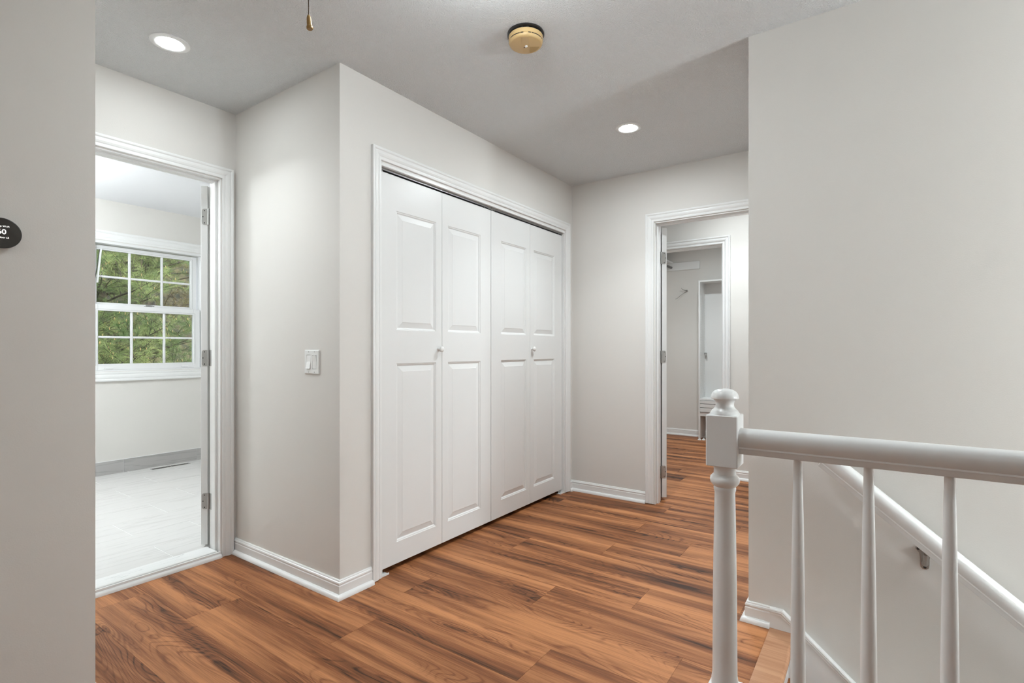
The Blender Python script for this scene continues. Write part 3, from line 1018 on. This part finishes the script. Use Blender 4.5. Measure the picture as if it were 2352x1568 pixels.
# ------------------------------------------------------------------ wall handrail
wr = empty('wall_handrail', (XS, -0.1, 0.4), label='white sloping handrail fixed to the stair wall on a steel bracket', category='handrail')
ang = math.atan(0.815)
WRX = XS - 0.062
def wrail():
    dirv = Vector((0, -math.cos(ang), -math.sin(ang)))
    up = Vector((0, -math.sin(ang), math.cos(ang)))
    p0 = Vector((WRX, 0.178, 0.694))
    rings = []
    for s_ in (0.0, 4.2):
        q = p0 + dirv * s_
        rings.append([q + Vector((u, 0, 0)) + up * v for u, v in RP])
    return MB().sweep(rings, smooth=True), p0, dirv, up
wb, p0, dirv, up = wrail()
obj('rail', wb, 'rail', wr)
def bracket(yc, zc):
    """cast bracket: three-lobed wall plate, curved arm, strap below the rail"""
    b_ = MB()
    zt = zc + 0.030
    out = [(-0.026, 0.030), (-0.0265, 0.036), (-0.022, 0.0405), (-0.012, 0.038), (0.0, 0.033), (0.012, 0.038), (0.022, 0.0405), (0.0265, 0.036), (0.026, 0.030), (0.016, 0.018),
           (0.0135, 0.0), (0.0135, -0.022), (0.012, -0.031), (0.006, -0.0365), (0.0, -0.038), (-0.006, -0.0365), (-0.012, -0.031), (-0.0135, -0.022), (-0.0135, 0.0), (-0.016, 0.018)]
    b_.sweep([[(XS - 0.0005, yc + u, zc + v) for u, v in out], [(XS - 0.006, yc + u, zc + v) for u, v in out], [(XS - 0.008, yc + u * .85, zc + v * .88) for u, v in out]])
    b_.tube([(XS - .004, yc, zc - 0.016), (XS - 0.018, yc, zc - .014), (XS - .034, yc, zc - .002), (XS - .048, yc, zc + .018), (WRX, yc, zc + 0.034)], [.010, .0095, .008, .0075, .007], 10)
    o = obj('bracket', b_, 'steel', wr)
    s_ = MB()
    for u, v in ((-0.019, 0.033), (0.019, 0.033), (0.0, -0.029)):
        s_.lathe([(0.0048, 0.001), (0.0044, -0.002), (0, -0.0028)], (XS - 0.008, yc + u, zc + v), 10, 'x', caps=False)
    obj('screws', s_, 'dark', o, kind='stuff')
    # strap under the rail
    q = p0 + dirv * ((0.178 - yc) / math.cos(ang))
    k_ = MB()
    pts = []
    for s2 in (-0.03, 0.03):
        c = q + dirv * s2
        pts.append([c + Vector((-0.008, 0, 0)) - up * .0002, c + Vector((0.008, 0, 0)) - up * .0002, c + Vector((0.008, 0, 0)) - up * .003, c + Vector((-0.008, 0, 0)) - up * .003])
    k_.sweep(pts)
    obj('strap', k_, 'steel', o)
def railz(yc): return 0.694 - (0.178 - yc) * 0.815
bracket(-0.143, railz(-0.143) - 0.040)
bracket(-1.60, railz(-1.60) - 0.040)

# ------------------------------------------------------------------ ceiling lamps
def downlight(x, y, kind, label, rr=0.074, rl=0.050, group='recessed ceiling lights'):
    o = empty('recessed_light', (x, y, H), label=label, category='ceiling light', group=group)
    obj('trim_ring', MB().lathe([(rr, 0.0), (rr, -0.004), (rr - .003, -0.0062), (rl + .006, -0.0068), (rl + .001, -0.0055), (rl, -0.002)], (x, y, H), 48, caps=False), 'lamp_ring', o)
    obj('lens', MB().lathe([(rl, -0.003), (rl - .001, -0.0045), (rl * .9, -0.0062), (rl * .6, -0.0074), (0.0, -0.0080)], (x, y, H), 48, caps=False), 'lamp_' + kind, o)
    d = bpy.data.lights.new('beam', 'AREA')
    d.shape = 'DISK'; d.size = rl * 1.9; d.energy = BEAM[kind]; d.spread = R(112); d.color = (0.915, 1.0, 1.035)
    link('beam', d, (x, y, H - 0.010), o)
    return o
downlight(0.971, 2.464, 'alcove', 'round recessed ceiling light in front of the bathroom doorway')
downlight(2.90, 1.195, 'end', 'round recessed ceiling light toward the end of the hall')
dm = empty('flush_light', (1.22, 0.92, H), label='shallow white dome ceiling light just above the top of the picture', category='ceiling light')  # lamp known by its ceiling glow; dome form chosen to spread light
obj('canopy', MB().lathe([(0.062, 0), (0.062, -.012), (0.05, -.018), (0.02, -.022), (0.012, -.065), (0.02, -.070)], (1.22, 0.92, H), 32), 'nickel', dm)
obj('dome', MB().lathe([(0.0, -.066), (0.06, -.068), (0.105, -.074), (0.120, -.084), (0.112, -.104), (0.09, -.122), (0.05, -.134), (0.0, -.138)], (1.22, 0.92, H), 40, caps=False), 'lamp_dome', dm)
downlight(-0.6, 0.4, 'back', 'round recessed ceiling light over the landing behind the viewpoint')  # added fill light, no lamp known here
downlight(2.0, -1.9, 'back', 'round recessed ceiling light over the stairs')  # added downlight, helps fill the stairwell side
downlight(1.2, 4.2, 'bath', 'round recessed ceiling light in the bathroom', rr=0.10, rl=.085)
downlight(4.25, 0.9, 'room', 'round recessed ceiling light in the far room', rr=0.10, rl=.085)
downlight(5.75, 1.55, 'closet', 'round recessed ceiling light in the walk-in closet', rr=0.10, rl=.085)

def pendant(x, y, z, label, kind='pendant'):  # unseen globe lamps added to raise the general light
    o = empty('globe_pendant', (x, y, H), label=label, category='ceiling light', group='globe lights out of the picture')
    obj('canopy', MB().lathe([(0.06, 0), (0.06, -.02), (0.02, -.03)], (x, y, H), 24), 'nickel', o)
    obj('stem', MB().tube([(x, y, H - .02), (x, y, z + .13)], 0.008, 10), 'nickel', o)
    obj('globe', MB().lathe([(0.14 * math.sin(PI * i / 16), 0.14 * math.cos(PI * i / 16)) for i in range(17)], (x, y, z), 32, caps=False), 'lamp_' + kind, o)
pendant(-0.9, -0.5, 2.02, 'white globe light hanging over the landing behind the viewpoint')  # added for soft fill from behind the viewpoint
pendant(1.88, -2.25, 1.40, 'white globe light hanging over the lower stairs', 'stair')  # shadows tell of light from this side; the globe is added to give it
pendant(0.50, 4.55, 2.0, 'white globe light in the unseen corner of the bathroom', 'bathglobe')  # added out of view to light the bathroom walls evenly


# ------------------------------------------------------------------ smoke detector
sx, sy = 1.793, 1.188
sd = empty('smoke_detector', (sx, sy, H), label='yellowed round smoke detector on a black base on the hall ceiling', category='smoke detector')
blk = MB().lathe([(0.0765, 0), (0.0765, -0.006), (0.073, -0.008), (0.066, -0.009), (0.062, -0.014)], (sx, sy, H), 56)
for i in range(18):
    a = 2 * PI * i / 18
    c, s_ = math.cos(a), math.sin(a)
    bb = MB().box(0.058, 0.070, -0.004, 0.004, -0.013, -0.006)
    bb.xf(Matrix(((c, -s_, 0, sx), (s_, c, 0, sy), (0, 0, 1, H), (0, 0, 0, 1))))
    blk.v += []; blk.add(bb.v, bb.f)
obj('mounting_base', blk, 'black', sd)
cov = MB().lathe([(0.0700, -0.013), (0.0712, -0.0145), (0.0705, -0.030), (0.0690, -0.0315), (0.0690, -0.0345), (0.0702, -0.0355), (0.0685, -0.041), (0.0655, -0.0450), (0.062, -0.0462), (0.0, -0.0462)], (sx, sy, H), 64, caps=False)
co = obj('cover', cov, 'detector', sd)
slots = MB()
fa = math.atan2(-sy, -sx)     # facing the viewpoint
for a0, a1 in ((-62, -21), (-18, -8), (8, 17), (20, 62), (66, 74), (100, 140), (146, 190), (196, 236), (240, 280)):
    nseg = max(2, int((a1 - a0) / 5))
    r1 = []
    for i in range(nseg + 1):
        a = fa + R(a0 + (a1 - a0) * i / nseg)
        r1.append([(sx + math.cos(a) * rr, sy + math.sin(a) * rr, H + z) for rr, z in ((0.0680, -0.0318), (0.0704, -0.0318), (0.0704, -0.0342), (0.0680, -0.0342))])
    slots.sweep(r1)
obj('vent_slots', slots, 'black', co)
def fl(u, v, z=-0.0462):      # face frame: u to the right as seen, v away from the viewer
    fx, fy = math.cos(fa), math.sin(fa)
    return Vector((sx - fx * v + fy * -u * -1 * -1, sy - fy * v - fx * -u * -1 * -1, H + z))
def face_poly(pts, z0=-0.0462, z1=-0.0474):
    return MB().sweep([[fl(u, v, z0) for u, v in pts], [fl(u, v, z1) for u, v in pts]])
obj('battery_door', face_poly([(-0.010, 0.050), (0.011, 0.050), (0.011, -0.058), (-0.020, -0.056)][::1], z1=-0.0470), 'detector', co)
obj('cover_rib', face_poly([(0.012, 0.056), (0.0145, 0.056), (0.0145, -0.0), (0.012, -0.0)]), 'detector', co)
gp = [(0.016, 0.012), (0.057, 0.012)] + [(0.0585 * math.cos(a), 0.0585 * math.sin(a)) for a in [R(12 + 62 * i / 8) for i in range(1, 9)]]
obj('horn_grille', face_poly(gp, z1=-0.0466), 'detector_dark', co, label='darker quarter-round horn grille')
c = fl(0.002, 0.004)
obj('button_well', MB().lathe([(0.0085, -.0462), (0.0085, -0.0468), (0.0, -0.0468)], (c.x, c.y, H), 20, caps=False), 'black', co)
obj('test_button', MB().lathe([(0.0058, -.0465), (0.0058, -0.050), (0.004, -0.052), (0.0, -0.0525)], (c.x, c.y, H), 20, caps=False), 'white_plastic', co, label='white test button')
c2 = fl(-0.006, 0.014)
obj('indicator', MB().lathe([(0.003, -.0462), (0.003, -0.0478), (0.0, -0.048)], (c2.x, c2.y, H), 12, caps=False), 'dark', co)

# ------------------------------------------------------------------ pull cord
px_, py_ = 0.771, 1.164
pc = empty('pull_cord', (px_, py_, 1.936), label='brown pull cord with tan bell-shaped knob hanging from the ceiling', category='pull cord')
obj('cord', MB().tube([(px_, py_, 1.970), (px_ - .0006, py_ + .0006, 2.05), (px_ - .0008, py_ + .001, 2.25), (px_, py_, H)], 0.0013, 8), 'cord', pc)
obj('bell_knob', MB().lathe([(0.0018, 0.036), (0.0034, 0.0345), (0.0050, 0.030), (0.0058, 0.024), (0.0063, 0.014), (0.0066, 0.0095), (0.0066, 0.0085), (0.0074, 0.0075), (0.0080, 0.005), (0.0078, 0.0015), (0.0065, 0.0)],
                            (px_, py_, 1.936), 24).xf(Matrix.Translation((px_, py_, 1.972)) @ Matrix.Rotation(R(5), 4, Vector((0.57, -0.82, 0)).cross(Vector((0, 0, 1)))) @ Matrix.Translation((-px_, -py_, -1.972))), 'tan', pc)

# ------------------------------------------------------------------ thermostat
tx, tz = 0.362, 1.4555
ts = empty('thermostat', (tx, YC, tz), label='round dark thermostat with white digits on the left wall', category='thermostat')
obj('housing', MB().lathe([(0.033, 0.0), (0.036, -0.006), (0.0405, -0.012), (0.0420, -0.017), (0.0424, -0.0205), (0.0418, -0.0225), (0.0400, -0.0232)], (tx, YC, tz), 64, 'y'), 'black', ts)
obj('display', MB().lathe([(0.0400, -0.0225), (0.0400, -0.0236), (0.0, -0.0238)], (tx, YC, tz), 64, 'y', caps=False), 'tface', ts)


def text(name, s_, size, cx, cz, yy, parent, mat='glow', bold=0.0):
    cu = bpy.data.curves.new(name, 'FONT')
    cu.body = s_
    cu.size = size
    cu.align_x = 'CENTER'
    cu.align_y = 'CENTER'
    cu.extrude = 0.0001
    cu.offset = bold
    tmp = bpy.data.objects.new('tmp', cu)
    COL.objects.link(tmp)
    bpy.context.view_layer.update()
    dg = bpy.context.evaluated_depsgraph_get()
    me = bpy.data.meshes.new_from_object(tmp.evaluated_get(dg))
    bpy.data.objects.remove(tmp, do_unlink=True)
    me.name = name
    me.transform(Matrix.Rotation(R(90), 4, 'X'))
    me.materials.clear(); me.materials.append(M[mat])
    o = link(name, me, (cx, yy, cz), parent)
    return o


text('lettering', 'Set up Wi-Fi', 0.0062, tx, tz + 0.0185, YC - 0.0240, ts, bold=0.00005)
text('lettering', '60', 0.0190, tx, tz + 0.0030, YC - 0.0240, ts, bold=0.00025)
text('lettering', 'Outdoor 65', 0.0062, tx, tz - 0.0125, YC - 0.0240, ts, bold=0.00005)

# ------------------------------------------------------------------ light switch (two rockers) on the return wall, facing -x
sy_, sz_ = 2.207, 1.0715
sw = empty('light_switch', (XR, sy_, sz_), label='white double rocker light switch on the wall left of the closet', category='light switch')
def plate():
    a = MB()
    w, h = 0.058, 0.0575
    # frame round two rocker openings
    yo = [(-w + .006, -0.0395), (-0.0065, 0.0065), (0.0395, w - .006)]
    d0, d1 = XR - 0.0002, XR - 0.0062
    a.box(d1, d0, sy_ - w + .003, sy_ + w - .003, sz_ + 0.0340, sz_ + h - .003)
    a.box(d1, d0, sy_ - w + .003, sy_ + w - .003, sz_ - h + .003, sz_ - 0.0340)
    for y0, y1 in ((-w + .003, -0.0395), (-0.0065, 0.0065), (0.0395, w - .003)):
        a.box(d1, d0, sy_ + y0, sy_ + y1, sz_ - 0.034, sz_ + 0.034)
    # sloped rim
    outer = [(-w, -h), (w, -h), (w, h), (-w, h)]
    inner = [(-w + .0035, -h + .0035), (w - .0035, -h + .0035), (w - .0035, h - .0035), (-w + .0035, h - .0035)]
    a.sweep([[(d0, sy_ + u, sz_ + v) for u, v in outer], [(XR - 0.0035, sy_ + u, sz_ + v) for u, v in outer], [(d1, sy_ + u, sz_ + v) for u, v in inner]], caps=False)
    return a
po = obj('cover_plate', plate(), 'white_plastic', sw)
for cy, tilt in ((0.023, 1), (-0.023, -1)):
    # rocker: wedge pushed in at the top (tilt=1) or at the bottom
    a = MB()
    y0, y1 = sy_ + cy - 0.0150, sy_ + cy + 0.0150
    top_d, mid_d, bot_d = (0.0052, 0.0062, 0.0125) if tilt > 0 else (0.0105, 0.0064, 0.0056)
    pr = [(XR - .001, 0.0325), (XR - top_d, 0.0325), (XR - mid_d, 0.001), (XR - bot_d, -0.0325), (XR - .001, -0.0325)]
    a.sweep([[(q[0], yy_, sz_ + q[1]) for q in pr] for yy_ in (y0, y1)])
    obj('rocker', a, 'rocker', sw)
scr = MB()
for cy in (0.023, -0.023):
    for dz in (0.0485, -0.0485):
        scr.lathe([(0.0028, 0), (0.0026, -0.0009), (0, -0.0010)], (XR - 0.0061, sy_ + cy, sz_ + dz), 12, 'x', caps=False)
obj('screws', scr, 'nickel', po, kind='stuff')

# ------------------------------------------------------------------ floor vent in the bathroom
fv = empty('floor_vent', (2.145, 5.42, BZ), label='narrow dark floor register set in the bathroom tiles', category='floor vent')
obj('frame', MB().box(1.985, 2.305, 5.392, 5.396, BZ, BZ + .002).box(1.985, 2.305, 5.450, 5.454, BZ, BZ + .002).box(1.985, 1.989, 5.396, 5.450, BZ, BZ + .002).box(2.301, 2.305, 5.396, 5.450, BZ, BZ + .002), 'tile', fv)
obj('pan', MB().box(1.989, 2.301, 5.396, 5.450, BZ, BZ + .0004), 'void', fv)
lv = MB()
for i in range(24):
    xx = 1.994 + i * 0.0128
    if abs(i - 12) < 1: continue
    lv.box(xx, xx + .003, 5.397, 5.449, BZ + .0004, BZ + .0018)
lv.box(2.143, 2.152, 5.397, 5.449, BZ + .0004, BZ + .0019)
obj('louvres', lv, 'steel', fv)

# ------------------------------------------------------------------ walk-in closet
sh = empty('closet_shelf', (5.9, 2.35, 2.26), label='white closet shelf with dark hanging rod and wall cleats, high in the walk-in closet', category='shelf')
obj('shelf_board', MB().box(5.05, XK - .001, 2.20, 2.499, 2.262, 2.281, .001), 'trim', sh)
obj('back_cleat', MB().box(XK - 0.019, XK - .0005, 1.849, 2.499, 2.162, 2.262, .001), 'trim', sh)
obj('side_cleat', MB().box(5.05, XK - .02, 2.481, 2.4995, 2.162, 2.262, .001), 'trim', sh)
obj('hanging_rod', MB().tube([(5.05, 2.215, 2.206), (XK - .019, 2.215, 2.206)], 0.016, 16), 'rod', sh)

hk = empty('coat_hook', (XK, 2.02, 1.886), label='small metal coat hook on the wall of the walk-in closet', category='coat hook')
hx = XK - .002
obj('hook_plate', MB().lathe([(0.016, 0), (0.016, -0.003), (0.010, -0.005), (0, -0.0055)], (XK, 2.015, 1.885), 16, 'x', caps=False), 'steel', hk)
obj('hook_arm', MB().tube([(hx, 2.015, 1.878), (hx - .03, 2.04, 1.862), (hx - .055, 2.075, 1.83), (hx - .07, 2.12, 1.79), (hx - .06, 2.145, 1.783)], 0.0035, 8), 'steel', hk)
obj('hook_arm', MB().tube([(hx, 2.013, 1.892), (hx - .02, 2.03, 1.893), (hx - .045, 2.055, 1.902), (hx - .055, 2.070, 1.922)], 0.0038, 8), 'steel', hk)

CX, CY1, CY0 = 6.60, 1.800, 1.20
cb = empty('closet_cabinet', (6.72, 1.5, 0), label='tall open white storage tower with shallow drawers in the walk-in closet', category='cabinet')
tt = 0.018
obj('side_panel', MB().box(CX, XK - .004, CY1 - tt, CY1, 0.33, 1.978, .0005), 'laminate', cb)
obj('side_panel', MB().box(CX, XK - .004, CY0, CY0 + tt, 0.33, 1.978, .0005), 'laminate', cb)
obj('top_panel', MB().box(CX, XK - .004, CY0 + tt, CY1 - tt, 1.96, 1.978, .0005), 'laminate', cb)
obj('back_panel', MB().box(XK - .012, XK - .004, CY0 + tt, CY1 - tt, 0.33, 1.96), 'laminate', cb)
obj('shelf', MB().box(CX + .002, XK - .012, CY0 + tt, CY1 - tt, 0.498, 0.516, .0005), 'laminate', cb)
obj('bottom_panel', MB().box(CX, XK - .012, CY0 + tt, CY1 - tt, 0.33, 0.345, .0005), 'laminate', cb)
for z0, z1 in ((0.456, 0.4945), (0.408, 0.4505), (0.352, 0.4025)):
    dr = obj('drawer', MB().box(CX - .004, XK - .03, CY0 + tt + .006, CY1 - tt - .006, z0, z1 - .014).box(CX - .010, CX + .004, CY0 + tt + .003, CY1 - tt - .003, z0, z1, .001), 'laminate', cb)
for xx in (CX + .035, XK - .045):
    sp = MB()
    sp.box(xx, xx + .014, CY1 - tt - .0022, CY1 - tt, 0.52, 1.80)
    so = obj('shelf_standard', sp, 'white_plastic', cb)
    sl = MB()
    for i in range(60):
        sl.box(xx + .004, xx + .010, CY1 - tt - .0028, CY1 - tt - .0022, 0.55 + i * .0205, 0.558 + i * .0205)
    obj('slots', sl, 'track', so)
obj('catch', MB().box(XK - .06, XK - .035, CY1 - tt - .03, CY1 - tt - .002, 1.062, 1.082, .002).box(XK - .05, XK - .04, CY1 - tt - .03, CY1 - tt - .022, 1.03, 1.062), 'nickel', cb)
lg = MB().box(CX, CX + .03, CY1 - .022, CY1, 0.02, 0.33).box(CX + .03, XK - .01, CY1 - tt, CY1, 0.02, 0.33)
lg.box(CX, XK - .01, CY0, CY0 + tt, 0.02, 0.33).box(CX, CX + .02, CY0 + tt, CY1 - .022, 0.300, 0.33)
obj('base_frame', lg, 'laminate', cb)
for cx_, cy_ in ((CX + .01, CY1 - .011), (CX + .03, CY1 - .055), (XK - .05, CY1 - .02), (CX + .01, CY0 + .01), (XK - .05, CY0 + .02)):
    obj('foot', MB().lathe([(0.022, 0.0), (0.020, 0.008), (0.012, 0.014), (0.008, 0.022)], (cx_, cy_, 0), 14), 'white_plastic', cb)

# ------------------------------------------------------------------ outside: ground, slope and pines
gr = []
import itertools
gv = []; gf = []
NX, NYg = 34, 40
for j in range(NYg + 1):
    for i in range(NX + 1):
        x = -8 + i * 0.8
        y = 5.8 + j * 0.6
        z = -1.1 + max(0, y - 9.0) * 0.62 + 0.25 * math.sin(x * 1.1 + y * .7) + 0.15 * math.sin(x * 2.7 - y * 1.3)
        gv.append((x, y, z))
for j in range(NYg):
    for i in range(NX):
        a = j * (NX + 1) + i
        gf.append((a, a + 1, a + NX + 2, a + NX + 1))
g_ = MB(); g_.add(gv, gf, True)
go = obj('hillside', g_, 'hill', None, org=(4, 6, -1), label='rising wooded ground outside the bathroom window', kind='structure')

rnd = random.Random(11)


def pine(name, base, height, label, spread, nb_, tufts, seed, mat='needle', h0=0.3, h1=5.0):
    rr = random.Random(seed)
    root = empty(name, base, label=label, category='pine tree', group='pines outside the bathroom window')
    bx_, by_, bz_ = base
    tk_ = MB().tube([(bx_, by_, bz_), (bx_ + .05, by_, bz_ + height * .5), (bx_, by_ + .05, bz_ + height)], [0.16, 0.11, 0.03], 12)
    obj('trunk', tk_, 'bark', root)
    nd = MB(); bd_ = MB()
    tips = []
    for i in range(nb_):
        h = rr.uniform(h0, h1)
        a = rr.uniform(0, 2 * PI)
        ln = spread * (1 - h / height * .55) * rr.uniform(.6, 1.0)
        s_ = Vector((bx_, by_, bz_ + h))
        pts = [s_]
        d = Vector((math.cos(a), math.sin(a), rr.uniform(-.1, .25)))
        for k in range(1, 5):
            d = (d + Vector((rr.uniform(-.12, .12), rr.uniform(-.12, .12), rr.uniform(-.02, .10)))).normalized()
            pts.append(pts[-1] + d * ln / 4)
        br = MB().tube(pts, [0.020, .015, .011, .007, .004], 6)
        for k in range(9):
            f_ = rr.uniform(.2, 1) * 4
            q = pts[int(min(f_, 3.99))].lerp(pts[min(int(f_) + 1, 4)], f_ % 1)
            dd = Vector((rr.uniform(-1, 1), rr.uniform(-1, 1), rr.uniform(-.2, .9))).normalized()
            L_ = rr.uniform(.25, .6)
            e = q + dd * L_ + Vector((0, 0, .08))
            mid_ = q.lerp(e, .5) - Vector((0, 0, .04))
            br.tube([q, mid_, e], [.005, .004, .002], 5)
            tips.append((e, dd)); tips.append((mid_, dd)); tips.append((q.lerp(mid_, .5), dd))
            for s2 in range(2):
                d3 = (dd + Vector((rr.uniform(-.9, .9), rr.uniform(-.9, .9), rr.uniform(-.3, .6)))).normalized()
                e2 = mid_ + d3 * L_ * .6
                br.tube([mid_, e2], [.0035, .002], 4)
                tips.append((e2, d3)); tips.append((mid_.lerp(e2, .55), d3))
        obj('branch', br, 'bark', root)
    for e, d in tips:
        if rr.random() > tufts: continue
        nn = 62
        for k in range(nn):
            v = (d * rr.uniform(.1, 1.2) + Vector((rr.gauss(0, .62), rr.gauss(0, .62), rr.gauss(0, .62)))).normalized()
            L_ = rr.uniform(.06, .115)
            s_ = e + d * rr.uniform(-.05, .02)
            sd_ = v.cross(Vector((rr.uniform(-1, 1), rr.uniform(-1, 1), rr.uniform(-1, 1)))).normalized() * 0.0013
            nd.v += [s_ - sd_, s_ + sd_, s_ + v * L_ - Vector((0, 0, L_ * .12))]
            k3 = len(nd.v)
            nd.f.append((k3 - 3, k3 - 2, k3 - 1)); nd.s.append(False)
        if rr.random() < .30:
            bd_.tube([e + d * .01, e + d * .01 + Vector((0, 0, .035))], [.006, .002], 5)
    no_ = obj('needles', nd, mat, root, kind='stuff')
    obj('candles', bd_, 'bud', root, kind='stuff')
    return root


pine('pine_tree', (2.55, 8.8, -1.0), 5.8, 'bright green pine nearest the bathroom window', 2.4, 88, .95, 3, 'needle', 1.0, 4.6)
pine('pine_tree', (4.9, 13.6, 1.4), 5.8, 'olive brown pine farther up the slope behind the near pine', 2.8, 60, .8, 5, 'needle2', -0.5, 5.0)
print('objects', len(bpy.data.objects), 'tris', sum(len(m_.polygons) for m_ in bpy.data.meshes))
